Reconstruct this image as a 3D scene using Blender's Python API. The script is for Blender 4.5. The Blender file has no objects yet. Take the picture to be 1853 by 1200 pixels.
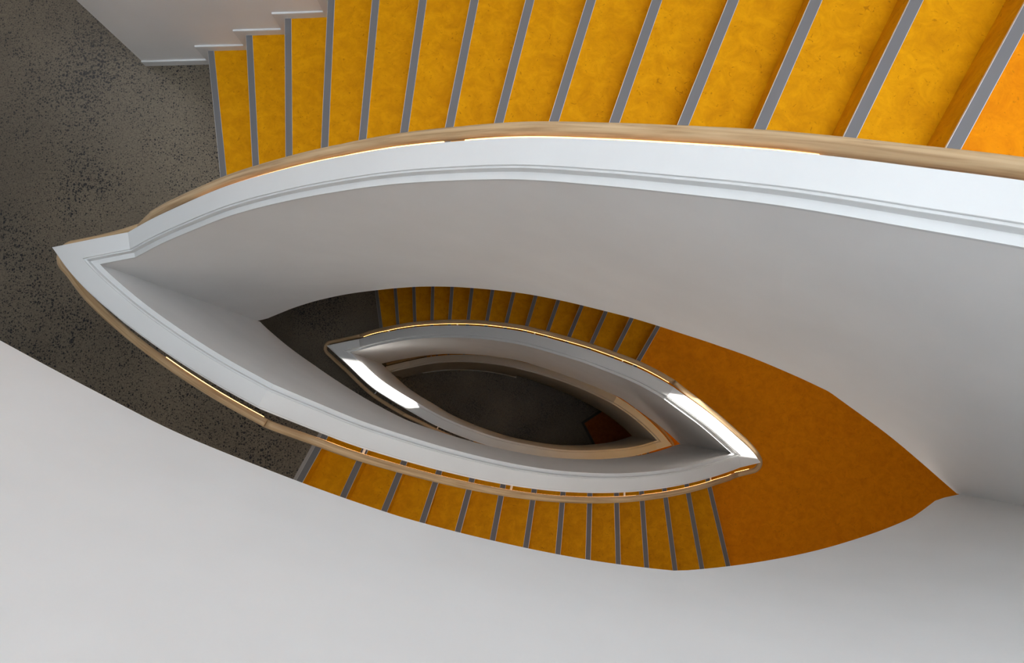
import bpy, bmesh, math
import numpy as np
from mathutils import Matrix, Vector

sc = bpy.context.scene
C = sc.collection
PI = math.pi
H = 4.4                      # storey height; the middle concrete floor is z = 0
R = H / 28                   # riser

# ------------------------------------------------------------------ camera
cam = bpy.data.cameras.new('camera'); co = bpy.data.objects.new('camera', cam); C.objects.link(co)
cam.sensor_fit = 'HORIZONTAL'; cam.sensor_width = 36; cam.lens = 1200 / 1853 * 36
cam.clip_start = 0.02; cam.clip_end = 100
rt = Vector((0.999891, 0.001852, -0.014645)); dn = Vector((0.0, -0.992099, -0.125454)); fw = Vector((-0.014762, 0.125441, -0.991991))
m = Matrix.Identity(4)
for i, v in enumerate((rt, -dn, -fw)):
    for j in range(3): m[j][i] = v[j]
m.translation = Vector((0, 0, 0.923447 * H))
co.matrix_world = m
sc.camera = co

# ------------------------------------------------------------------ world, sun, exposure
sc.view_settings.view_transform = 'Standard'; sc.view_settings.look = 'None'
sc.view_settings.gamma = 1; sc.view_settings.use_curve_mapping = False
sc.view_settings.exposure = 0.0
w = bpy.data.worlds.new('sky'); sc.world = w; w.use_nodes = True
w.node_tree.nodes['Background'].inputs[0].default_value = (0.62, 0.78, 1.0, 1)
w.node_tree.nodes['Background'].inputs[1].default_value = 1.0
sun = bpy.data.lights.new('sun', 'SUN'); sun.energy = 26; sun.angle = math.radians(0.6); sun.color = (1.0, 0.97, 0.92)
so = bpy.data.objects.new('sun', sun); C.objects.link(so)
so.rotation_euler = Vector((-1, 0.137, -0.745)).to_track_quat('-Z', 'Y').to_euler()
# brightness of the added glowing panes, four in the roof, the rest on walls
PANES = (0.6, 12.2, 6.4, 14.0, 3.0, 0.4, 0.8, 2.4)

# ------------------------------------------------------------------ materials
def mat(name, col=(0.8, 0.8, 0.8), rough=0.5, spec=0.5):
    m = bpy.data.materials.new(name); m.use_nodes = True
    b = m.node_tree.nodes['Principled BSDF']
    b.inputs['Base Color'].default_value = (*col, 1); b.inputs['Roughness'].default_value = rough
    b.inputs['Specular IOR Level'].default_value = spec
    return m
def nn(m, t, **kw):
    n = m.node_tree.nodes.new(t)
    for k, v in kw.items():
        if hasattr(n, k): setattr(n, k, v)
        else: n.inputs[k.replace('_', ' ')].default_value = v
    return n
def lk(m, a, b): m.node_tree.links.new(a, b)
def ramp(m, src, stops, interp='LINEAR'):
    r = nn(m, 'ShaderNodeValToRGB'); r.color_ramp.interpolation = interp
    e = r.color_ramp.elements
    while len(e) < len(stops): e.new(0.5)
    for q, (p, c) in zip(e, stops):
        q.position = p; q.color = (*c, 1) if len(c) == 3 else c
    lk(m, src, r.inputs[0]); return r
def geo(m, scale=(1, 1, 1)):
    g = nn(m, 'ShaderNodeNewGeometry'); mp = nn(m, 'ShaderNodeMapping'); mp.inputs['Scale'].default_value = scale
    lk(m, g.outputs['Position'], mp.inputs[0]); return mp.outputs[0]
def mix(m, mode, fac, a, b):
    n = nn(m, 'ShaderNodeMix'); n.data_type = 'RGBA'; n.blend_type = mode
    for s, v in ((n.inputs[0], fac), (n.inputs[6], a), (n.inputs[7], b)):
        if hasattr(v, 'links'): lk(m, v, s)
        elif isinstance(v, (int, float)): s.default_value = v
        else: s.default_value = (*v, 1)
    return n.outputs[2]
def bump(m, h, strength, dist=0.01):
    b = nn(m, 'ShaderNodeBump'); b.inputs['Strength'].default_value = strength; b.inputs['Distance'].default_value = dist
    lk(m, h, b.inputs['Height']); lk(m, b.outputs[0], m.node_tree.nodes['Principled BSDF'].inputs['Normal'])

def paint(name, col, rough):
    m = mat(name, col, rough, 0.3); p = geo(m)
    n = nn(m, 'ShaderNodeTexNoise'); n.inputs['Scale'].default_value = 3; n.inputs['Detail'].default_value = 4; lk(m, p, n.inputs[0])
    r = ramp(m, n.outputs[0], [(0.3, tuple(c * 0.97 for c in col)), (0.7, tuple(min(1, c * 1.015) for c in col))])
    lk(m, r.outputs[0], m.node_tree.nodes['Principled BSDF'].inputs['Base Color'])
    f = nn(m, 'ShaderNodeTexNoise'); f.inputs['Scale'].default_value = 220; lk(m, p, f.inputs[0]); bump(m, f.outputs[0], 0.04, 0.002)
    return m
M_CAP = paint('white_satin_paint', (0.74, 0.74, 0.735), 0.5)
M_WALL = paint('white_wall_paint', (0.88, 0.87, 0.86), 0.8)
M_CEIL = paint('white_ceiling_paint', (0.78, 0.78, 0.77), 0.8)

def concrete():
    m = mat('polished_concrete', (0.1, 0.09, 0.075), 0.45, 0.35); B = m.node_tree.nodes['Principled BSDF']; p = geo(m)
    n1 = nn(m, 'ShaderNodeTexNoise'); n1.inputs['Scale'].default_value = 1.1; n1.inputs['Detail'].default_value = 6; n1.inputs['Roughness'].default_value = 0.6; lk(m, p, n1.inputs[0])
    base = ramp(m, n1.outputs[0], [(0.3, (0.124, 0.100, 0.072)), (0.5, (0.164, 0.134, 0.097)), (0.7, (0.205, 0.168, 0.121))])
    fg = nn(m, 'ShaderNodeTexNoise'); fg.inputs['Scale'].default_value = 90; fg.inputs['Detail'].default_value = 4; lk(m, p, fg.inputs[0])
    fr = ramp(m, fg.outputs[0], [(0.35, (0.72, 0.72, 0.72)), (0.6, (1.1, 1.1, 1.1))])
    c = mix(m, 'MULTIPLY', 1.0, base.outputs[0], fr.outputs[0])
    # exposed dark aggregate in drifts
    msk = nn(m, 'ShaderNodeTexNoise'); msk.inputs['Scale'].default_value = 1.5; msk.inputs['Detail'].default_value = 3; lk(m, p, msk.inputs[0])
    wob = nn(m, 'ShaderNodeTexNoise'); wob.inputs['Scale'].default_value = 60; lk(m, p, wob.inputs[0])
    wp = nn(m, 'ShaderNodeVectorMath'); wp.operation = 'MULTIPLY_ADD'; wp.inputs[1].default_value = (0.012, 0.012, 0.012)
    lk(m, wob.outputs['Color'], wp.inputs[0]); lk(m, p, wp.inputs[2])
    for sc_, lo, hi, col in ((66, 0.52, 1.02, (0.018, 0.017, 0.018)), (112, 0.62, 1.0, (0.028, 0.024, 0.021)), (44, 0.16, 0.86, (0.011, 0.011, 0.015))):
        v = nn(m, 'ShaderNodeTexVoronoi'); v.inputs['Scale'].default_value = sc_; lk(m, wp.outputs[0], v.inputs['Vector'])
        mr = nn(m, 'ShaderNodeMapRange'); mr.inputs[1].default_value = 0.36; mr.inputs[2].default_value = 0.68; mr.inputs[3].default_value = lo * 0.55; mr.inputs[4].default_value = hi * 0.62
        lk(m, msk.outputs[0], mr.inputs[0])
        # random size per cell
        sp = nn(m, 'ShaderNodeSeparateColor'); lk(m, v.outputs['Color'], sp.inputs[0])
        ml = nn(m, 'ShaderNodeMath'); ml.operation = 'MULTIPLY'; lk(m, sp.outputs[0], ml.inputs[0]); lk(m, mr.outputs[0], ml.inputs[1])
        lt = nn(m, 'ShaderNodeMath'); lt.operation = 'SUBTRACT'; lk(m, ml.outputs[0], lt.inputs[0]); lk(m, v.outputs['Distance'], lt.inputs[1])
        ss = nn(m, 'ShaderNodeMapRange'); ss.inputs[1].default_value = 0.0; ss.inputs[2].default_value = 0.06; lk(m, lt.outputs[0], ss.inputs[0])
        c = mix(m, 'MIX', ss.outputs[0], c, col)
    lk(m, c, B.inputs['Base Color'])
    return m
M_CONC = concrete()

def lino(name, a, b, c_, d):
    m = mat(name, a, 0.6, 0.05); B = m.node_tree.nodes['Principled BSDF']; p = geo(m)
    n1 = nn(m, 'ShaderNodeTexNoise'); n1.inputs['Scale'].default_value = 14; n1.inputs['Detail'].default_value = 9; n1.inputs['Roughness'].default_value = 0.72; n1.inputs['Distortion'].default_value = 0.5; lk(m, p, n1.inputs[0])
    r1 = ramp(m, n1.outputs[0], [(0.32, c_), (0.48, a), (0.62, b)])
    n2 = nn(m, 'ShaderNodeTexNoise'); n2.inputs['Scale'].default_value = 34; n2.inputs['Detail'].default_value = 6; n2.inputs['Distortion'].default_value = 2.2; lk(m, p, n2.inputs[0])
    r2 = ramp(m, n2.outputs[0], [(0.30, (1, 1, 1)), (0.36, (0, 0, 0))])
    c = mix(m, 'MIX', r2.outputs[0], r1.outputs[0], d)
    lk(m, c, B.inputs['Base Color'])
    return m
M_TREAD = lino('amber_linoleum', (0.66, 0.275, 0.002), (0.74, 0.325, 0.003), (0.57, 0.225, 0.002), (0.46, 0.175, 0.002))
M_LAND = lino('orange_linoleum', (0.74, 0.232, 0.002), (0.81, 0.268, 0.003), (0.66, 0.19, 0.002), (0.56, 0.175, 0.003))

M_STRIP = mat('grey_rubber', (0.165, 0.162, 0.165), 0.7, 0.3)
M_ALU = mat('aluminium_edge', (0.62, 0.60, 0.58), 0.35, 0.5); M_ALU.node_tree.nodes['Principled BSDF'].inputs['Metallic'].default_value = 0.3
M_TRIM = mat('grey_trim', (0.33, 0.31, 0.29), 0.6, 0.3)
M_BRK = mat('white_metal', (0.75, 0.74, 0.72), 0.4)
M_MAT = lino('rust_matting', (0.42, 0.12, 0.03), (0.48, 0.14, 0.035), (0.36, 0.10, 0.025), (0.3, 0.08, 0.02))
M_MATB = mat('dark_rubber', (0.06, 0.055, 0.05), 0.8)

def wood():
    m = mat('pale_ash_wood', (0.6, 0.42, 0.24), 0.38, 0.4); B = m.node_tree.nodes['Principled BSDF']
    uv = nn(m, 'ShaderNodeUVMap'); mp = nn(m, 'ShaderNodeMapping'); mp.inputs['Scale'].default_value = (1.2, 26, 1); lk(m, uv.outputs[0], mp.inputs[0])
    n = nn(m, 'ShaderNodeTexNoise'); n.inputs['Scale'].default_value = 3; n.inputs['Detail'].default_value = 5; n.inputs['Distortion'].default_value = 0.6; lk(m, mp.outputs[0], n.inputs[0])
    r = ramp(m, n.outputs[0], [(0.30, (0.40, 0.25, 0.125)), (0.5, (0.56, 0.385, 0.215)), (0.7, (0.64, 0.46, 0.275))])
    mp2 = nn(m, 'ShaderNodeMapping'); mp2.inputs['Scale'].default_value = (0.9, 1.0, 1); lk(m, uv.outputs[0], mp2.inputs[0])
    n2 = nn(m, 'ShaderNodeTexNoise'); n2.inputs['Scale'].default_value = 1.3; lk(m, mp2.outputs[0], n2.inputs[0])
    r2 = ramp(m, n2.outputs[0], [(0.35, (0.86, 0.84, 0.80)), (0.65, (1.06, 1.06, 1.06))])
    lk(m, mix(m, 'MULTIPLY', 1.0, r.outputs[0], r2.outputs[0]), B.inputs['Base Color'])
    return m
M_WOOD = wood()
def emis(name, col, s):
    m = bpy.data.materials.new(name); m.use_nodes = True; nt = m.node_tree; nt.nodes.clear()
    e = nt.nodes.new('ShaderNodeEmission'); e.inputs[0].default_value = (*col, 1); e.inputs[1].default_value = s
    o = nt.nodes.new('ShaderNodeOutputMaterial'); nt.links.new(e.outputs[0], o.inputs[0]); return m
M_LED = emis('warm_led', (1.0, 0.50, 0.16), 7.0)

# ------------------------------------------------------------------ mesh helpers
def mesh_obj(name, V, F, mats, parent=None, fm=None, smooth=False, uvs=None):
    me = bpy.data.meshes.new(name)
    me.from_pydata([tuple(map(float, v)) for v in V], [], F)
    for mm in (mats if isinstance(mats, (list, tuple)) else [mats]): me.materials.append(mm)
    if fm is not None: me.polygons.foreach_set('material_index', fm)
    if smooth: me.polygons.foreach_set('use_smooth', [True] * len(me.polygons))
    if uvs is not None:
        l = me.uv_layers.new(name='UVMap')
        for poly in me.polygons:
            for li, vi in zip(poly.loop_indices, poly.vertices): l.data[li].uv = uvs[(poly.index, vi)] if (poly.index, vi) in uvs else uvs[vi]
    o = bpy.data.objects.new(name, me); C.objects.link(o)
    if parent: o.parent = parent
    return o
def fix_normals(o):
    bm = bmesh.new(); bm.from_mesh(o.data); bmesh.ops.recalc_face_normals(bm, faces=bm.faces); bm.to_mesh(o.data); bm.free(); return o
def empty(name, loc, label, cat, group=None):
    o = bpy.data.objects.new(name, None); C.objects.link(o); o['label'] = label; o['category'] = cat
    o.empty_display_size = 0.1
    if group: o['group'] = group
    return o
def struct(o): o['kind'] = 'structure'; return o

# all plans below are written as (x, y) with y counted towards the south; P() turns them into world x, y
def P(p): return (p[0], -p[1])

def dense(K, n=8):
    K = np.array(K, float); out = []
    for i in range(len(K) - 1):
        p1, p2 = K[i], K[i + 1]
        p0 = K[i - 1] if i else 2 * p1 - p2
        p3 = K[i + 2] if i + 2 < len(K) else 2 * p2 - p1
        a, b, c = (np.linalg.norm(p1 - p0), np.linalg.norm(p2 - p1), np.linalg.norm(p3 - p2))
        m1 = ((p2 - p1) / b * a + (p1 - p0) / a * b) / (b + a) * b
        m2 = ((p3 - p2) / c * b + (p2 - p1) / b * c) / (b + c) * b
        for t in np.linspace(0, 1, n, endpoint=False):
            out.append((2*t**3-3*t**2+1)*p1 + (t**3-2*t**2+t)*m1 + (-2*t**3+3*t**2)*p2 + (t**3-t**2)*m2)
    out.append(K[-1]); return np.array(out)

def prism(name, poly, z0, z1, mtop, mside=None, mbot=None, parent=None):
    """poly: plan points, z0/z1 numbers or lists"""
    n = len(poly)
    zb = z0 if hasattr(z0, '__len__') else [z0] * n
    zt = z1 if hasattr(z1, '__len__') else [z1] * n
    V = [(*P(p), b) for p, b in zip(poly, zb)] + [(*P(p), t) for p, t in zip(poly, zt)]
    F = [list(range(n)), list(range(n, 2 * n))[::-1]]; fm = [2, 0]
    for i in range(n):
        j = (i + 1) % n; F.append([i, i + n, j + n, j]); fm.append(1)
    o = mesh_obj(name, V, F, [mtop, mside or mtop, mbot or mside or mtop], parent, fm)
    bm = bmesh.new(); bm.from_mesh(o.data)
    bmesh.ops.triangulate(bm, faces=[f for f in bm.faces if len(f.verts) > 4])
    bmesh.ops.recalc_face_normals(bm, faces=bm.faces); bm.to_mesh(o.data); bm.free()
    return o

# ------------------------------------------------------------------ plans of the eye-shaped well (outer edge of the balustrade)
TOPK = [(-2.18,-.77),(-1.825,-.842),(-1.69,-.866),(-1.46,-.893),(-1.2,-.913),(-.92,-.911),(-.65,-.893),(-.44,-.868),(-.2,-.824),(0,-.776),(.2,-.711),(.38,-.645),(.57,-.571),(.765,-.482),(.953,-.39),(1.156,-.261),(1.29,-.162),(1.505,.0),(1.687,.162),(1.823,.295),(1.871,.361)]
BOTK = [(-2.18,-.77),(-2.077,-.643),(-1.883,-.471),(-1.651,-.305),(-1.406,-.155),(-1.18,-.035),(-1.0,.055),(-.829,.137),(-.65,.208),(-.396,.298),(-.138,.374),(.142,.437),(.456,.481),(.812,.500),(1.221,.480),(1.628,.417),(1.871,.361)]
LOWK = [(-2.18,-.77),(-1.972,-.583),(-1.642,-.29),(-1.465,-.178),(-1.28,-.07),(-.993,.103),(-.726,.23),(-.55,.3),(-.25,.402),(.109,.485),(.497,.553),(.829,.576),(1.178,.577),(1.7,.535),(1.925,.485),(2.155,.421)]
GNDK = [(-2.423,-.854),(-2.011,-.951),(-1.55,-1.01),(-1.061,-1.014),(-.7,-.985),(-.337,-.925),(.138,-.802),(.548,-.665),(.936,-.503),(1.246,-.345),(1.556,-.155),(1.875,.105),(2.04,.275),(2.155,.421)]
# spans of the descending spiral: plan, direction, cap height over x, underside height over x (heights in storeys), split points
SPANS = [
 (BOTK, 1, [(-1.18,1.25),(1.72,.715)], [(-2,.585),(-.3,.585),(.149,.569),(.347,.56),(.682,.499),(1.035,.437),(1.376,.38),(1.6,.332)], (-1.18, 1.72)),
 (TOPK,-1, [(-1.825,.25),(-1.21,.341),(-.616,.427),(-.207,.488),(.207,.552),(.56,.608),(.89,.661),(1.21,.715)], [(-1.93,-.185),(-1.723,-.15),(-1.432,-.1),(-1.19,-.068),(-.955,-.034),(-.61,.022),(-.268,.07),(-.037,.104),(.271,.158),(.498,.192),(.709,.225),(.936,.26),(1.127,.302),(1.262,.332),(1.6,.328)], (1.21, -1.825)),
 (BOTK, 1, [(-1.18,.25),(1.72,-.285)], [(-1.96,-.195),(-1.587,-.188),(-1.379,-.165),(-1.151,-.128),(-.969,-.113),(-.823,-.112),(-.662,-.137),(-.438,-.182),(-.124,-.252),(.068,-.29),(.332,-.355),(.624,-.422),(.847,-.478),(1.144,-.54),(1.406,-.61),(1.635,-.68)], (-1.18, 1.72)),
 (TOPK,-1, [(-1.825,-.75),(-1.21,-.659),(-.616,-.573),(-.207,-.512),(.207,-.448),(.56,-.392),(.89,-.339),(1.21,-.285)], [(-1.93,-1.15),(-1.615,-1.13),(-1.166,-1.075),(-.817,-1.034),(-.262,-.975),(.107,-.916),(.583,-.865),(.818,-.815),(1.006,-.77),(1.142,-.708),(1.344,-.705),(1.6,-.69)], (1.21, -1.825)),
 (LOWK, 1, [(-1.3,-.75),(1.95,-1.285)], [(-1.93,-1.15),(-1.724,-1.165),(-1.412,-1.125),(-1.076,-1.14),(-.766,-1.215),(-.422,-1.27),(.127,-1.32),(.547,-1.42),(.988,-1.505),(1.325,-1.61),(1.704,-1.73),(1.941,-1.79)], (-1.3, 1.95)),
 (GNDK,-1, [(-2.0,-1.75),(1.38,-1.285)], [(-3,-2.1),(-.08,-2.1),(-.07,-1.94),(.5,-1.95),(1.2,-1.95),(1.46,-1.9),(1.637,-1.86),(1.967,-1.81)], (1.38, -2.0)),
]
def build_path():
    pts = []; marks = []          # pts: x, y, cap z, under z, tip flag
    for si, (K, d, zc, zb, sp) in enumerate(SPANS):
        D = dense(K, 8)
        extra = []
        for x in list(sp) + ([-.08, -.07] if si == 5 else []):
            j = int(np.argmin(np.where((D[:-1, 0] - x) * (D[1:, 0] - x) <= 0, 0, 9)))
            t = (x - D[j, 0]) / (D[j + 1, 0] - D[j, 0]); extra.append((j, D[j] + t * (D[j + 1] - D[j])))
        L = [(i, p) for i, p in enumerate(D)] + [(j + .5, p) for j, p in extra]
        L.sort(key=lambda a: (a[0], a[1][0]))
        D2 = [L[0][1]]
        for _, p in L[1:]:
            if np.linalg.norm(p - D2[-1]) > 1e-4: D2.append(p)
        D2 = np.array(D2)
        if d < 0: D2 = D2[::-1]
        zx = lambda tab, x: float(np.interp(x, [a for a, b in tab], [b for a, b in tab]))
        start = len(pts)
        for i, p in enumerate(D2):
            if i == 0 and pts: marks.append(('tip', len(pts) - 1)); continue
            pts.append([p[0], p[1], zx(zc, p[0]) * H, zx(zb, p[0]) * H])
            for x in sp:
                if abs(p[0] - x) < 1e-4: marks.append(('joint', len(pts) - 1))
    return np.array(pts), marks
PATH, MARKS = build_path()
XY = PATH[:, :2] * [1, -1]
TIPS = [i for k, i in MARKS if k == 'tip']
seg = np.diff(XY, axis=0); seg /= np.linalg.norm(seg, axis=1)[:, None]
NL = np.stack([-seg[:, 1], seg[:, 0]], -1)                 # into the well
NRM = np.zeros_like(XY)
for i in range(len(XY)):
    a = NL[max(i - 1, 0)]; b = NL[min(i, len(NL) - 1)]
    s = a + b; s /= np.linalg.norm(s); NRM[i] = s / (s @ a)
ARC = np.concatenate([[0], np.cumsum(np.linalg.norm(np.diff(XY, axis=0), axis=1))])

_off = {}
def offset_path(o):
    """the path moved by o towards the well, neatly mitred where the two sides of the eye meet"""
    if o in _off: return _off[o]
    Q = XY + NRM * o
    for t in TIPS:
        if o <= 0: continue
        A_ = XY[:t+1] + np.vstack([NRM[:t], NL[t-1]]) * o          # side arriving at the tip
        B_ = XY[t:] + np.vstack([NL[t], NRM[t+1:]]) * o            # side leaving it
        hit = None
        for i in range(t - 1, max(t - 30, -1), -1):
            for j in range(0, 30):
                if j + 1 >= len(B_): break
                p, r = A_[i], A_[i+1] - A_[i]; q, s_ = B_[j], B_[j+1] - B_[j]
                den = r[0]*s_[1] - r[1]*s_[0]
                if abs(den) < 1e-12: continue
                u = ((q-p)[0]*s_[1] - (q-p)[1]*s_[0]) / den; v = ((q-p)[0]*r[1] - (q-p)[1]*r[0]) / den
                if -1e-9 <= u <= 1 + 1e-9 and -1e-9 <= v <= 1 + 1e-9: hit = (i, j, p + u * r); break
            if hit: break
        if hit:
            i, j, X = hit
            for k in range(i + 1, t + j + 1): Q[k] = X
    _off[o] = Q
    return Q
def sweep(name, i0, i1, prof, mats, parent, closed=True, smooth=False):
    """prof: list of (inward offset, z relative to cap) or (offset, None) = underside"""
    V = []; F = []; n = len(prof)
    for i in range(i0, i1 + 1):
        for o, dz in prof:
            xy = offset_path(o)[i]
            V.append((xy[0], xy[1], PATH[i, 3] if dz is None else PATH[i, 2] + dz))
    for i in range(i1 - i0):
        for j in range(n if closed else n - 1):
            k = (j + 1) % n
            F.append([i * n + j, i * n + k, (i + 1) * n + k, (i + 1) * n + j])
    if closed:
        F.append(list(range(n))); F.append([(i1 - i0) * n + j for j in range(n)][::-1])
    o = fix_normals(mesh_obj(name, V, F, mats, parent, smooth=True)); o.data.set_sharp_from_angle(angle=math.radians(17)); return o

RAIL_R = 0.021
ZB = -2.1 * H
JT = [0] + [i for k, i in MARKS if k == 'joint'] + [len(PATH) - 1]
# the rail keeps 0.9 m above the floor on the level parts and rises nearer to the cap along the flights
LEVEL = np.zeros(len(PATH))
BOTTOM = np.array([sum(i > t for t in TIPS) % 2 == 0 for i in range(len(PATH))])
for n_ in range(0, len(JT) - 1, 2):
    for i in range(len(PATH)):
        d_ = min(abs(ARC[i] - ARC[JT[n_]]), abs(ARC[i] - ARC[JT[n_+1]])) * (-1 if JT[n_] <= i <= JT[n_+1] else 1)
        w_ = min(1.0, max(0.0, 1 - d_ / 0.30)) if BOTTOM[i] else min(1.0, max(0.0, 0.5 - d_ / 0.46)); w_ = w_ * w_ * (3 - 2 * w_); LEVEL[i] = max(LEVEL[i], w_)
RAIL_DZ = np.where(BOTTOM, -0.045 - 0.165 * LEVEL, -0.065 - 0.120 * LEVEL)
RAIL_OFF = np.where(BOTTOM, 0.055, 0.052) + LEVEL * np.where(BOTTOM, 0.029, 0.010)
def rail_path(i0, i1):
    """rail centre line following the outside of the balustrade, rounded round the tips"""
    out = []
    for i in range(i0, i1 + 1):
        z = PATH[i, 2] + RAIL_DZ[i]
        if i in TIPS:
            a, b = NL[i - 1], NL[i]
            aa = math.atan2(-a[1], -a[0]); bb = math.atan2(-b[1], -b[0])
            d = (bb - aa + PI) % (2 * PI) - PI
            for t in np.linspace(0, 1, 9):
                g = aa + d * t; ro = RAIL_OFF[i-1] * (1 - t) + RAIL_OFF[i+1] * t; out.append((XY[i, 0] + ro * math.cos(g), XY[i, 1] + ro * math.sin(g), z))
        else:
            q = XY[i] - NRM[i] * RAIL_OFF[i]; out.append((q[0], q[1], z))
    out = np.array(out)
    # ease the height changes at the joints
    for _ in range(3):
        z = out[:, 2].copy(); out[1:-1, 2] = (z[:-2] + 2 * z[1:-1] + z[2:]) / 4
    return out
def tube(name, pts, r, mt, parent, n=14, off=(0, 0)):
    pts = np.array(pts); V = []; F = []; uv = {}
    d = np.gradient(pts, axis=0); d /= np.linalg.norm(d, axis=1)[:, None]
    L = np.concatenate([[0], np.cumsum(np.linalg.norm(np.diff(pts, axis=0), axis=1))])
    for i, p in enumerate(pts):
        s = np.cross(d[i], [0, 0, 1]); s /= np.linalg.norm(s); u = np.cross(s, d[i])   # s points away from the well
        c = p + s * off[0] + u * off[1]
        for k in range(n):
            a = 2 * PI * k / n; V.append(c + r * (math.cos(a) * s + math.sin(a) * u))
    fi = 0
    for i in range(len(pts) - 1):
        for k in range(n):
            q = (k + 1) % n
            F.append([i * n + k, i * n + q, (i + 1) * n + q, (i + 1) * n + k])
            for vi, (uu, vv) in ((i*n+k, (L[i], k/n)), (i*n+q, (L[i], (k+1)/n)), ((i+1)*n+q, (L[i+1], (k+1)/n)), ((i+1)*n+k, (L[i+1], k/n))): uv[(fi, vi)] = (uu, vv * 0.15)
            fi += 1
    F.append(list(range(n))[::-1]); F.append([(len(pts) - 1) * n + k for k in range(n)])
    for f in F[-2:]:
        for vi in f: uv[(fi, vi)] = (0, 0)
        fi += 1
    return mesh_obj(name, V, F, mt, parent, smooth=True, uvs=uv)

def balustrade(i0, i1, label, led=None, brackets=True, group=None, low=False):
    t = empty('balustrade', None, label, 'balustrade', group)
    sweep('wall_panel', i0, i1, [(-0.009, None), (-0.009, -0.036), (0.1125, -0.036), (0.1125, None)], M_WALL, t)
    sweep('top_cap', i0, i1, [(0.003, -0.036), (0.003, -0.002), (0.005, 0), (0.0845, 0), (0.0855, -0.001), (0.0855, -0.036)], M_CAP, t)
    sweep('edge_moulding', i0, i1, [(0.0855, -0.036), (0.0855, -0.008), (0.0915, -0.008), (0.0925, -0.010), (0.0940, -0.033), (0.1160, -0.036), (0.1160, -0.046), (0.1105, -0.046)], M_CAP, t)
    low_i = [i for i in range(i0, i1 + 1) if abs(PATH[i, 3] - ZB) < 1e-3]
    if len(low_i) > 2 and abs(PATH[low_i[0], 0]) < .2:
        V = []; F = []; ZF = ZB
        for i in low_i:
            for o, z in ((0.110, ZF), (0.124, ZF), (0.124, ZF + .085), (0.110, ZF + .088)):
                xy = offset_path(o)[i]; V.append((xy[0], xy[1], z))
        for i in range(len(low_i) - 1):
            for k in range(4): F.append([i*4+k, i*4+(k+1) % 4, (i+1)*4+(k+1) % 4, (i+1)*4+k])
        fix_normals(mesh_obj('skirting', V, F, M_CAP, t))
    rp = rail_path(i0, i1)
    rail = tube('handrail', rp, RAIL_R, M_WOOD, t); rail['label'] = 'round pale wooden handrail'
    L = np.concatenate([[0], np.cumsum(np.linalg.norm(np.diff(rp, axis=0), axis=1))])
    T = L[-1]
    for a, b in (led if led is not None else [(0.0, 1.0)]):
        s = np.arange(a * T, b * T, 0.03)
        if len(s) < 3: continue
        q = np.stack([np.interp(s, L, rp[:, k]) for k in range(3)], -1)
        e = tube('light_strip', q, 0.0018 if low else 0.0024, M_LED, rail, n=6, off=(-RAIL_R * 0.93, -RAIL_R * 0.42) if low is False else (-RAIL_R * 0.84, -RAIL_R * 0.58))
        e['label'] = 'glowing warm strip under the rail'
    if brackets:
        nb = max(1, round(T / 0.92))
        for k in range(nb):
            s = (k + 0.5) * T / nb
            j = min(np.searchsorted(L, s), len(rp) - 2)
            p = np.array([np.interp(s, L, rp[:, k2]) for k2 in range(3)])
            dr = rp[j + 1] - rp[j - 1]; dr[2] = 0; dr /= np.linalg.norm(dr); inn = np.array([-dr[1], dr[0], 0])
            pts = [p + inn * 0.09 + [0, 0, -0.050], p + inn * 0.02 + [0, 0, -0.050], p + inn * 0.006 + [0, 0, -0.045], p + [0, 0, -0.034], p + [0, 0, -0.015]]
            V = []; F = []; n = 8
            pts = np.array(pts); dd = np.gradient(pts, axis=0); dd /= np.linalg.norm(dd, axis=1)[:, None]
            for q, dv in zip(pts, dd):
                u = np.cross(dv, dr); u /= np.linalg.norm(u)
                for a in range(n): V.append(q + 0.007 * (math.cos(2*PI*a/n) * dr + math.sin(2*PI*a/n) * u))
            for i in range(len(pts) - 1):
                for a in range(n): F.append([i*n+a, i*n+(a+1) % n, (i+1)*n+(a+1) % n, (i+1)*n+a])
            F += [list(range(n)), [(len(pts)-1)*n+a for a in range(n)]]
            fix_normals(mesh_obj('bracket', V, F, M_BRK, rail, smooth=True))
    return t

J = [i for k, i in MARKS if k == 'joint']
# J order: span0 j0 j1 | span1 j2 j3 | span2 j4 j5 | span3 j6 j7 | span4 j8 j9 | span5 j10 j11
cuts = [0] + J + [len(PATH) - 1]
LAB = [
 ('white balustrade of the topmost level beyond the left edge of the view', [], False),
 ('plain white balustrade wall filling the bottom of the view, closest to the camera', [], False),
 ('white balustrade round the topmost landing, its big grey inner wall at far right', [], False),
 ('broad white capped balustrade sweeping across the top beside the brightest amber stairs', [(.20, .478), (.497, .86)], True),
 ('pointed white balustrade corner standing on the speckled concrete floor at left', [(.67, 1.0)], False),
 ('long white balustrade descending beside the amber stairs at the bottom of the view', [(0.0, .012), (.035, .33), (.34, .66), (.67, .99)], True),
 ('sunlit white balustrade point on the orange landing, right tip of the middle ring', [(.0, .12)], True),
 ('shaded grey balustrade curving above the dark lower stairs in the middle ring', [(.01, .99)], True),
 ('sunlit balustrade point on the dark floor, left tip of the middle ring', [], True),
 ('grey balustrade descending along the lower side of the innermost opening', [(.02, .98)], True),
 ('small tan balustrade point at the right tip of the innermost ring', [(.02, .10)], True),
 ('narrow tan balustrade descending to the ground floor, top side of the innermost ring', [], True),
 ('end of the tan balustrade on the ground floor, hidden in shade at left', [], False),
]
for n in range(0, len(cuts) - 1):
    balustrade(cuts[n], cuts[n + 1], LAB[n][0], led=LAB[n][1], brackets=LAB[n][2] and n not in (3, 4), low=n in (5, 9))

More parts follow.
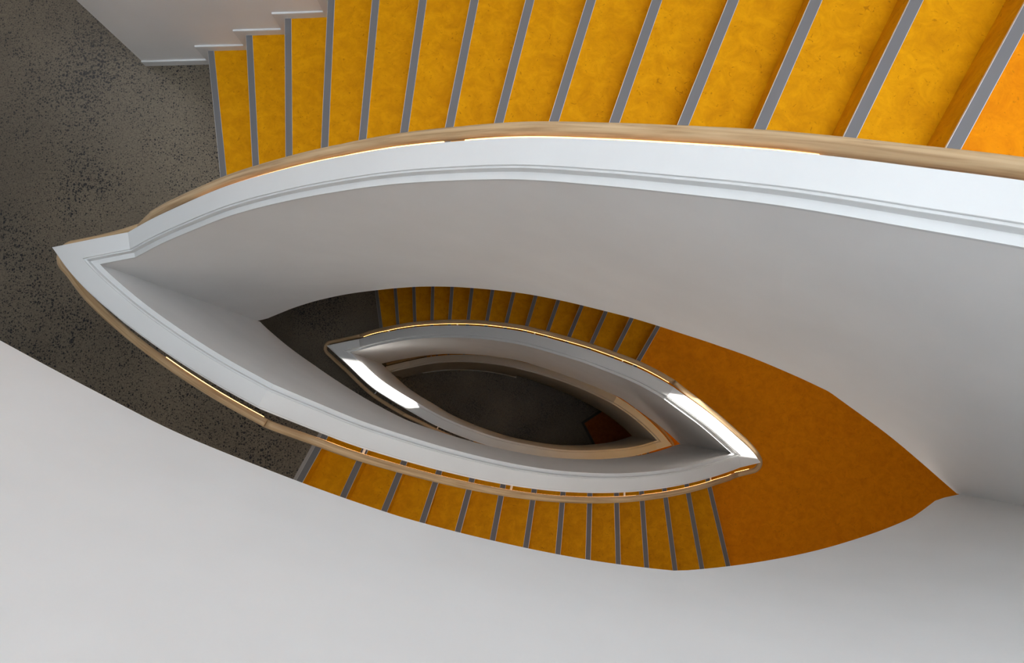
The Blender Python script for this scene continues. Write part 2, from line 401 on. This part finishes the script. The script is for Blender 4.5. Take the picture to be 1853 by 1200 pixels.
# ------------------------------------------------------------------ outer walls
WN = [(-2.47,-2.28),(-1.3,-2.307),(-.5,-2.33),(.3,-2.24),(1.1,-1.98),(1.9,-1.55),(2.7,-1.0),(3.5,-.3)]
WE = [(3.5,-.3),(4.024,.224),(4.415,.704),(4.52,.90),(4.44,1.06),(4.0,1.38),(3.3,1.75)]
WS = [(3.3,1.75),(2.5,2.0),(1.5,2.1),(.5,1.95),(-.5,1.65),(-1.4,1.3),(-2.4,1.1),(-6,1.1)]
WNd = dense(WN, 6)
WSd = dense(WS[:-1], 5)
RING = [tuple(p) for p in WNd] + WE[1:-1] + [tuple(p) for p in WSd] + [(-6, 1.1), (-6, -5), (-2.47, -5)]
ZB, ZT = -2.1 * H, 14.0
def wall(name, line, z0, z1, th=0.16, mt=M_WALL):
    L = np.array([P(p) for p in line]); d = np.diff(L, axis=0); d /= np.linalg.norm(d, axis=1)[:, None]
    nl = np.stack([-d[:, 1], d[:, 0]], -1); V = []; n = len(L)
    for i in range(n):
        a = nl[max(i-1, 0)]; b = nl[min(i, n-2)]; s = a + b; s /= np.linalg.norm(s); s = s / (s @ a)
        q = L[i] + s * th
        V += [(*L[i], z0), (*L[i], z1), (*q, z1), (*q, z0)]
    F = []
    for i in range(n - 1):
        for k in range(4): F.append([i*4+k, i*4+(k+1) % 4, (i+1)*4+(k+1) % 4, (i+1)*4+k])
    F += [[0, 1, 2, 3], [(n-1)*4+k for k in (3, 2, 1, 0)]]
    return V, F
def add_wall(name, parts):
    V = []; F = []
    for v, f in parts:
        o = len(V); V += v; F += [[a + o for a in q] for q in f]
    o = struct(fix_normals(mesh_obj(name, V, F, M_WALL, smooth=True))); o.data.set_sharp_from_angle(angle=math.radians(25)); return o
add_wall('wall_north', [wall('', [tuple(p) for p in WNd], ZB, ZT)])
SILL, HEAD = 0.50, 1.44
WTH = 0.05
add_wall('wall_east', [wall('', WE[:2], ZB, ZT, WTH), wall('', WE[1:3], ZB, SILL, WTH), wall('', WE[1:3], HEAD, ZT, WTH), wall('', WE[2:], ZB, ZT, WTH)])
add_wall('wall_south', [wall('', [tuple(p) for p in WSd] + [(-6, 1.1)], ZB, ZT)])
add_wall('wall_west', [wall('', [(-6, 1.1), (-6, -5)], ZB, ZT)])
add_wall('wall_northwest', [wall('', [(-6, -5), (-2.47, -5)], ZB, ZT), wall('', [(-2.47, -5), (-2.47, -2.40)], ZB, ZT)])

# ------------------------------------------------------------------ floors, landings, stairs
NT = [(-1.876,-1.599,.153,.988),(-1.607,-1.613,.099,.995),(-1.347,-1.615,.051,.999),(-1.088,-1.603,-.006,1.0),(-.835,-1.557,-.06,.998),(-.586,-1.504,-.113,.994),(-.34,-1.443,-.173,.985),(-.1,-1.376,-.232,.973),(.14,-1.304,-.287,.958),(.373,-1.224,-.33,.944),(.606,-1.14,-.383,.924),(.827,-1.044,-.418,.909),(1.053,-.943,-.464,.886),(1.267,-.831,-.512,.859)]
NB = [(-1.217,.2,-.465,.885),(-1.003,.297,-.403,.915),(-.779,.385,-.366,.931),(-.564,.459,-.306,.952),(-.348,.518,-.257,.967),(-.131,.576,-.189,.982),(.099,.618,-.152,.988),(.325,.654,-.094,.996),(.548,.676,-.042,.999),(.781,.695,.009,1.0),(1.013,.696,.047,.999),(1.24,.688,.107,.994),(1.471,.667,.153,.988),(1.703,.638,.201,.98)]
def gen_noses(K, xs, sgn):
    D = dense(K, 8); out = []
    for x in xs:
        j = int(np.argmin(np.abs(D[:, 0] - x))); j = min(max(j, 1), len(D) - 2)
        t = D[j+1] - D[j-1]; t /= np.linalg.norm(t); nv = np.array([-t[1], t[0]])
        out.append((D[j, 0] + sgn * nv[0] * .1, D[j, 1] + sgn * nv[1] * .1, nv[0], nv[1]))
    return out
N4 = gen_noses(LOWK, np.linspace(-.6, 1.95, 14), 1)
N5 = gen_noses(GNDK, np.linspace(-1.9, 1.35, 14), -1)

RINGD = np.array(RING + [RING[0]])
_d = np.roll(RINGD[:-1], -1, 0) - np.roll(RINGD[:-1], 1, 0); _d /= np.linalg.norm(_d, axis=1)[:, None]
_n = np.stack([-_d[:, 1], _d[:, 0]], -1) * .004                 # 4 mm clear of the walls
RINGD = RINGD[:-1] + _n; RINGD = np.vstack([RINGD, RINGD[:1]])
def cross(line, poly, near=None):
    """crossings of a nosing line with a polyline -> (index + t, point), the one nearest to the line's own point"""
    c = np.array(line[:2]); d = np.array(line[2:]); n = np.array([-d[1], d[0]])
    best = None
    for i in range(len(poly) - 1):
        a = (poly[i] - c) @ n; b = (poly[i+1] - c) @ n
        if a * b <= 0 and a != b:
            t = a / (a - b); q = poly[i] + t * (poly[i+1] - poly[i]); s = (q - c) @ d
            if near is not None and s * near < 0: continue
            if best is None or abs(s) < best[0]: best = (abs(s), i + t, q)
    if best is None: return cross(line, poly) if near is not None else (0.0, poly[0])
    return best[1], best[2]
def sub(poly, a, b, wrap=False):
    """points of poly from parameter a to b (either direction; wrap: go the long way through the end of a closed ring)"""
    def at(t): i = min(int(t), len(poly) - 2); return poly[i] + (t - i) * (poly[i+1] - poly[i])
    if wrap:
        n = len(poly) - 1
        if a > b: return sub(poly, a, n) + sub(poly, 0, b)[1:]
        return sub(poly, a, 0) + sub(poly, n, b)[1:]
    lo, hi = min(a, b), max(a, b)
    mid = [poly[i] for i in range(len(poly)) if lo + 1e-6 < i < hi - 1e-6]
    if a > b: mid = mid[::-1]
    return [at(a)] + mid + [at(b)]
def in_edge(K, gap=0.012):
    D = dense(K, 8); t = np.gradient(D, axis=0); t /= np.linalg.norm(t, axis=1)[:, None]
    return D + gap * np.stack([-t[:, 1], t[:, 0]], -1)      # a hair outside the balustrade's outer face
DT, DB, DL, DG = (in_edge(k, g) for k, g in ((TOPK, -.0098), (BOTK, .0098), (LOWK, .0098), (GNDK, -.0098)))
GAPY = 0.010

def nosing(line, K, z, parent, sgn, side, trim=False):
    """sgn: which way along the nosing line lies the outer wall; side: +1 when the tread is to the +normal side"""
    _, a = cross(line, K, -sgn); _, b = cross(line, RINGD, sgn)
    a = np.array(a); b = np.array(b); d = (b - a) / np.linalg.norm(b - a)
    a = a - d * 0.012; b = b - d * 0.002
    n = np.array([-d[1], d[0]]); 
    if n[0] * side < 0: n = -n
    V = []; F = []; fm = []
    def box(o0, o1, z0, z1, mi):
        s = len(V)
        for zz in (z0, z1):
            for q in (a + n * o0, b + n * o0, b + n * o1, a + n * o1): V.append((*P(q), zz))
        for f in ([0,1,2,3],[4,5,6,7],[0,1,5,4],[1,2,6,5],[2,3,7,6],[3,0,4,7]): F.append([s + k for k in f]); fm.append(mi)
    box(-.002, 0.0, z - .007, z + .0022, 1)
    box(0.0, 0.0365, z - .004, z + .0026, 0)
    box(0.0365, 0.0380, z - .004, z + .0028, 1)
    o = mesh_obj('nosing_strip', V, F, [M_STRIP, M_ALU], parent, fm); o['label'] = 'grey nosing strip with metal edges'
    return fix_normals(o)

def flight(noses, K, z_low, rise, sgn, side, label, soffit, up, first_is_floor=False):
    """noses[0] is the lowest nosing; the tread behind nosing k lies between noses[k] and noses[k+1]"""
    t = empty('stair_flight', None, label, 'staircase')
    pr = [(cross(l, K, -sgn)[0], cross(l, RINGD, sgn)[0]) for l in noses]
    for k in range(13):
        z = z_low + (k + 1) * rise
        poly = sub(K, pr[k][0], pr[k+1][0]) + sub(RINGD, pr[k+1][1], pr[k][1])
        tr = prism('tread', poly, z - rise - 0.02, z, M_TREAD, M_TREAD, M_CEIL, t)
        nosing(noses[k], K, z, tr, sgn, side)
    # plaster underside, following the underside of the balustrade
    inn = sub(K, pr[0][0], pr[13][0]); out = sub(RINGD, pr[0][1], pr[13][1])
    n = 24
    def resample(pl):
        pl = np.array(pl); s = np.concatenate([[0], np.cumsum(np.linalg.norm(np.diff(pl, axis=0), axis=1))]); u = np.linspace(0, s[-1], n)
        return np.stack([np.interp(u, s, pl[:, 0]), np.interp(u, s, pl[:, 1])], -1)
    I, O = resample(inn), resample(out); V = []; F = []
    for i in range(n):
        zb = soffit(I[i, 0]); zt = max(zb + .03, z_low + (i / (n - 1)) * 13 * rise - 0.09)
        V += [(*P(I[i]), zb), (*P(O[i]), zb), (*P(O[i]), zt), (*P(I[i]), zt)]
    for i in range(n - 1):
        for k in range(4): F.append([i*4+k, i*4+(k+1) % 4, (i+1)*4+(k+1) % 4, (i+1)*4+k])
    F += [[0,1,2,3], [(n-1)*4+k for k in (3,2,1,0)]]
    fix_normals(mesh_obj('soffit', V, F, M_CEIL, t))
    return t
def sof(si): 
    tab = SPANS[si][3]; return lambda x: float(np.interp(x, [a for a, b in tab], [b for a, b in tab])) * H

F1 = flight(NT, DT, 0, R, -1, 1, 'brightest amber stair flight across the top with grey nosing strips', sof(1), True)
F2 = flight(NB[::-1], DB, -H/2, R, 1, -1, 'amber stair flight curving below the middle ring at the bottom of the view', sof(2), True)
F3 = flight(NT, DT, -H, R, -1, 1, 'dim brown-orange stair flight above the middle ring', sof(3), True)
F4 = flight(N4[::-1], DL, -1.5*H, R, 1, -1, 'almost hidden stair flight below the innermost ring', sof(4), True)
F5 = flight(N5, DG, -2.1*H, .6*H/14, -1, 1, 'dark lowest stair flight glimpsed above the innermost ring', sof(5), True)

def landing(lineT, KT, lineB, KB, z, zs, label, with_nose):
    a, A = cross(lineT, KT, 1)[0], cross(lineT, RINGD, -1)[0]
    b, B_ = cross(lineB, KB, -1)[0], cross(lineB, RINGD, 1)[0]
    poly = sub(KT, a, len(KT) - 1) + sub(KB, len(KB) - 1, b)[1:] + sub(RINGD, B_, A)
    o = prism('landing', poly, zs, z, M_LAND, M_TREAD, M_CEIL)
    o['label'] = label; o['category'] = 'landing'
    nosing(lineT, KT, z, o, -1, 1)
    return o
landing(NT[13], DT, NB[13], DB, H/2, .33*H, 'bright orange landing at the top right corner of the view', True)
landing(NT[13], DT, NB[13], DB, -H/2, -.685*H, 'large orange landing right of the sunlit balustrade point', True)
landing(N5[13], DG, N4[13], DL, -1.5*H, -1.80*H, 'dark orange landing just visible outside the innermost ring', True)

def floor(lineT, KT, lineB, KB, z, zs, name, bot=M_CEIL, nose=True):
    a, A = cross(lineT, KT, 1)[0], cross(lineT, RINGD, -1)[0]
    b, B_ = cross(lineB, KB, -1)[0], cross(lineB, RINGD, 1)[0]
    poly = sub(KT, a, 0) + sub(KB, 0, b)[1:] + sub(RINGD, B_, A, wrap=True)
    o = struct(prism(name, poly, zs, z, M_CONC, M_TREAD, bot))
    return o
floor(NT[0], DT, NB[0], DB, H, .585*H, 'floor')
floor(NT[0], DT, NB[0], DB, 0, -.19*H, 'floor')
floor(NT[0], DT, N4[0], DL, -H, -1.15*H, 'floor')
struct(prism('floor', RING, ZB - .2, ZB, M_CONC))
# top nosing of the flights that leave a floor, with the pale metal trim in the concrete edge
for ln, K, z, fl in ((NB[0], DB, 0, F2), (N4[0], DL, -H, F4)):
    s = nosing(ln, K, z, fl, 1, -1)
    _, a = cross(ln, K, -1); _, b = cross(ln, RINGD, 1); a = np.array(a); b = np.array(b); d = (b-a)/np.linalg.norm(b-a); n = np.array([-d[1], d[0]]); n = n if n[0] < 0 else -n
    e = [a + n*.0385, b + n*.0385, b + n*.058, a + n*.058]
    t = prism('floor_trim', e, z - .003, z + .0024, M_TRIM, parent=fl); t['label'] = 'pale metal trim along the concrete edge'
# soffit and slab of the flight above the camera's side
inn = sub(DB, cross(NB[0], DB, -1)[0], cross(NB[13], DB, -1)[0]); out = sub(RINGD, cross(NB[0], RINGD, 1)[0], cross(NB[13], RINGD, 1)[0])
I = np.array(inn); V = []; F = []; n = len(I); so_ = np.array(out)
s = np.concatenate([[0], np.cumsum(np.linalg.norm(np.diff(so_, axis=0), axis=1))]); u = np.linspace(0, s[-1], n)
O = np.stack([np.interp(u, s, so_[:, 0]), np.interp(u, s, so_[:, 1])], -1)
for i in range(n):
    zb = sof(0)(I[i, 0]); zt = H - (i / (n - 1)) * H / 2 - .02
    V += [(*P(I[i]), zb), (*P(O[i]), zb), (*P(O[i]), zt), (*P(I[i]), zt)]
for i in range(n - 1):
    for k in range(4): F.append([i*4+k, i*4+(k+1) % 4, (i+1)*4+(k+1) % 4, (i+1)*4+k])
F += [[0,1,2,3], [(n-1)*4+k for k in (3,2,1,0)]]
o = fix_normals(mesh_obj('stair_flight', V, F, M_CEIL)); o['label'] = 'white underside of the topmost flight, behind the nearest balustrade wall'; o['category'] = 'staircase'

# ------------------------------------------------------------------ skirting on the north wall
def skirting(segs, name):
    V = []; F = []
    L = np.array([P(p) for p in WNd]); S = np.concatenate([[0], np.cumsum(np.linalg.norm(np.diff(L, axis=0), axis=1))])
    def at(s):
        p = np.array([np.interp(s, S, L[:, 0]), np.interp(s, S, L[:, 1])]); q = np.array([np.interp(s + .01, S, L[:, 0]), np.interp(s + .01, S, L[:, 1])])
        d = q - p; d /= np.linalg.norm(d); return p, np.array([d[1], -d[0]])
    for s0, s1, z0, z1 in segs:
        b = len(V); m_ = 5
        for s in np.linspace(s0, s1, m_):
            p, nv = at(s)
            for o, z in ((-.01, z0), (.011, z0), (.011, z1 - .003), (.009, z1), (-.01, z1)): V.append((*(p + nv * o), z))
        for i in range(m_ - 1):
            for k in range(5): F.append([b+i*5+k, b+i*5+(k+1) % 5, b+(i+1)*5+(k+1) % 5, b+(i+1)*5+k])
        F += [[b+k for k in range(5)], [b+(m_-1)*5+k for k in range(5)]]
    o = fix_normals(mesh_obj(name, V, F, M_CAP)); return struct(o)
Ls = np.array(WNd); Ss = np.concatenate([[0], np.cumsum(np.linalg.norm(np.diff(Ls, axis=0), axis=1))])
def s_of(line):
    t, q = cross(line, Ls, -1); i = int(t); return Ss[i] + (t - i) * (Ss[i+1] - Ss[i])
for z in (0,):
    sg = [(-.012 if False else 0.0, s_of(NT[0]) + .02, z, z + .05)]
    for k in range(13):
        sg.append((s_of(NT[k]) - .06, s_of(NT[k+1]) + .035, z + k * R + .05, z + (k+1) * R + .05))
    skirting(sg, 'baseboard_north')

# ------------------------------------------------------------------ roof and added light panes
def ring_prism(name, z0, z1, mt, hole):
    n = len(RING); o = prism(name, RING, z0, z1, mt); return o
SKX0, SKX1, SKY0, SKY1 = -4.4, 4.2, -2.2, 2.0
box = [(-6.3, -5.3), (4.9, -5.3), (4.9, 2.4), (-6.3, 2.4)]
def roof():
    V = []; F = []
    xs = [-6.3, SKX0, SKX1, 4.9]; ys = [-5.3, SKY0, SKY1, 2.4]
    for i in range(3):
        for j in range(3):
            if i == 1 and j == 1: continue
            b = len(V)
            for z in (ZT, ZT + .3):
                for q in ((xs[i], ys[j]), (xs[i+1], ys[j]), (xs[i+1], ys[j+1]), (xs[i], ys[j+1])): V.append((*P(q), z))
            for f in ([0,1,2,3],[4,5,6,7],[0,1,5,4],[1,2,6,5],[2,3,7,6],[3,0,4,7]): F.append([b+k for k in f])
    return struct(fix_normals(mesh_obj('ceiling', V, F, M_CEIL)))
roof()
XM, YM = -.1, -.1
def pane(name, poly, z0, z1, e):  # glowing sheet added to light the well, out of view
    struct(prism(name, poly, z0, z1, emis('added_pane_glow', (0.81, 0.91, 1.0), e)))
def rect(x0, y0, x1, y1): return [(x0, y0), (x1, y0), (x1, y1), (x0, y1)]
pane('added_pane_1', rect(SKX0, SKY0, XM - .02, YM - .02), ZT + .2, ZT + .24, PANES[0])  # unseen roof panes, added to give light from above
pane('added_pane_2', rect(XM + .02, SKY0, SKX1, YM - .02), ZT + .2, ZT + .24, PANES[1])
pane('added_pane_3', rect(SKX0, YM + .02, XM - .02, SKY1), ZT + .2, ZT + .24, PANES[2])
pane('added_pane_4', rect(XM + .02, YM + .02, SKX1, SKY1), ZT + .2, ZT + .24, PANES[3])
pane('added_pane_5', [(-.9,-2.29),(.3,-2.2),(1.1,-1.94),(1.1,-1.92),(.3,-2.18),(-.9,-2.27)], 5.6, 8.6, PANES[4])   # unseen fill pane added high on the north wall
pane('added_pane_6', rect(-5.99, -3.2, -5.96, .4), 5.6, 8.6, PANES[5])                                                # unseen fill pane added high on the west wall
pane('added_pane_8', [(1.95,-1.50),(2.7,-.98),(2.69,-.96),(1.94,-1.48)], 3.0, 5.6, PANES[7])                        # unseen fill pane added over the upper landing
pane('added_pane_7', rect(-5.99, -3.6, -5.96, .2), .5, 2.3, PANES[6])                                                 # unseen fill pane added on the west wall beside the concrete floor

# ------------------------------------------------------------------ unseen fill panels added under the slabs and flights
M_FILL = {}
def fill_panel(x, y, z, half, strength, label, col=(1.0, 0.955, 0.90)):
    t = empty('fill_panel', None, label, 'light', 'added fill panels')
    c = (x, y)
    q = lambda h: [(x - h, y - h), (x + h, y - h), (x + h, y + h), (x - h, y + h)]
    prism('frame', q(half + .03), z - .012, z + .01, M_CAP, parent=t)
    k = (round(strength, 2), col)
    if k not in M_FILL: M_FILL[k] = emis('fill_glow', col, strength)
    prism('fill_face', q(half), z - .02, z - .012, M_FILL[k], parent=t)
LT = 'unseen square fill panel added under a white slab'
MILD = (1.0, 0.90, 0.80); WARM = (1.0, 0.58, 0.22); SOFT = (1.0, 0.955, 0.90)
WHERE = iter(['at the back of the ceiling over the speckled concrete floor', 'under the topmost flight, upper end', 'under the topmost flight, lower end', 'under the bright orange top landing',
              'over the dark lower concrete floor', 'under the large orange landing', 'under the flight at the bottom of the view', 'over the ground floor beside the far wall'])
for x, y, z, h, e, c in ((-4.2, -3.4, .585*H, .5, 6.0, SOFT), (-.6, 1.15, .585*H, .3, 5.4, MILD), (.9, 1.5, .40*H, .3, 7.4, MILD), (2.1, -.45, .33*H, .35, 4.2, SOFT),
                         (-4.0, -1.5, -.19*H, .4, 1.4, SOFT), (2.6, .3, -.685*H, .4, 6.5, WARM), (.2, 1.2, -.34*H, .25, 7.5, SOFT), (-3.6, -1.0, -1.15*H, .35, 2.4, WARM)):
    fill_panel(x, y, z, h, e, 'added square fill panel ' + next(WHERE), c)

# ------------------------------------------------------------------ ground floor matting
A = np.array([1.24, .153]); u1 = np.array([.84, -.54]); u2 = np.array([.46, .89])
t = empty('door_mat', None, 'rust orange mat on the dark ground floor, right end of the innermost opening', 'mat')
def quad(a, l, w_): return [tuple(a), tuple(a + u1 * l), tuple(a + u1 * l + u2 * w_), tuple(a + u2 * w_)]
prism('border', quad(A - u1 * .05 - u2 * .05, .82, .85), ZB, ZB + .006, M_MATB, parent=t)
prism('mat_field', quad(A, .72, .75), ZB + .006, ZB + .012, M_MAT, parent=t)
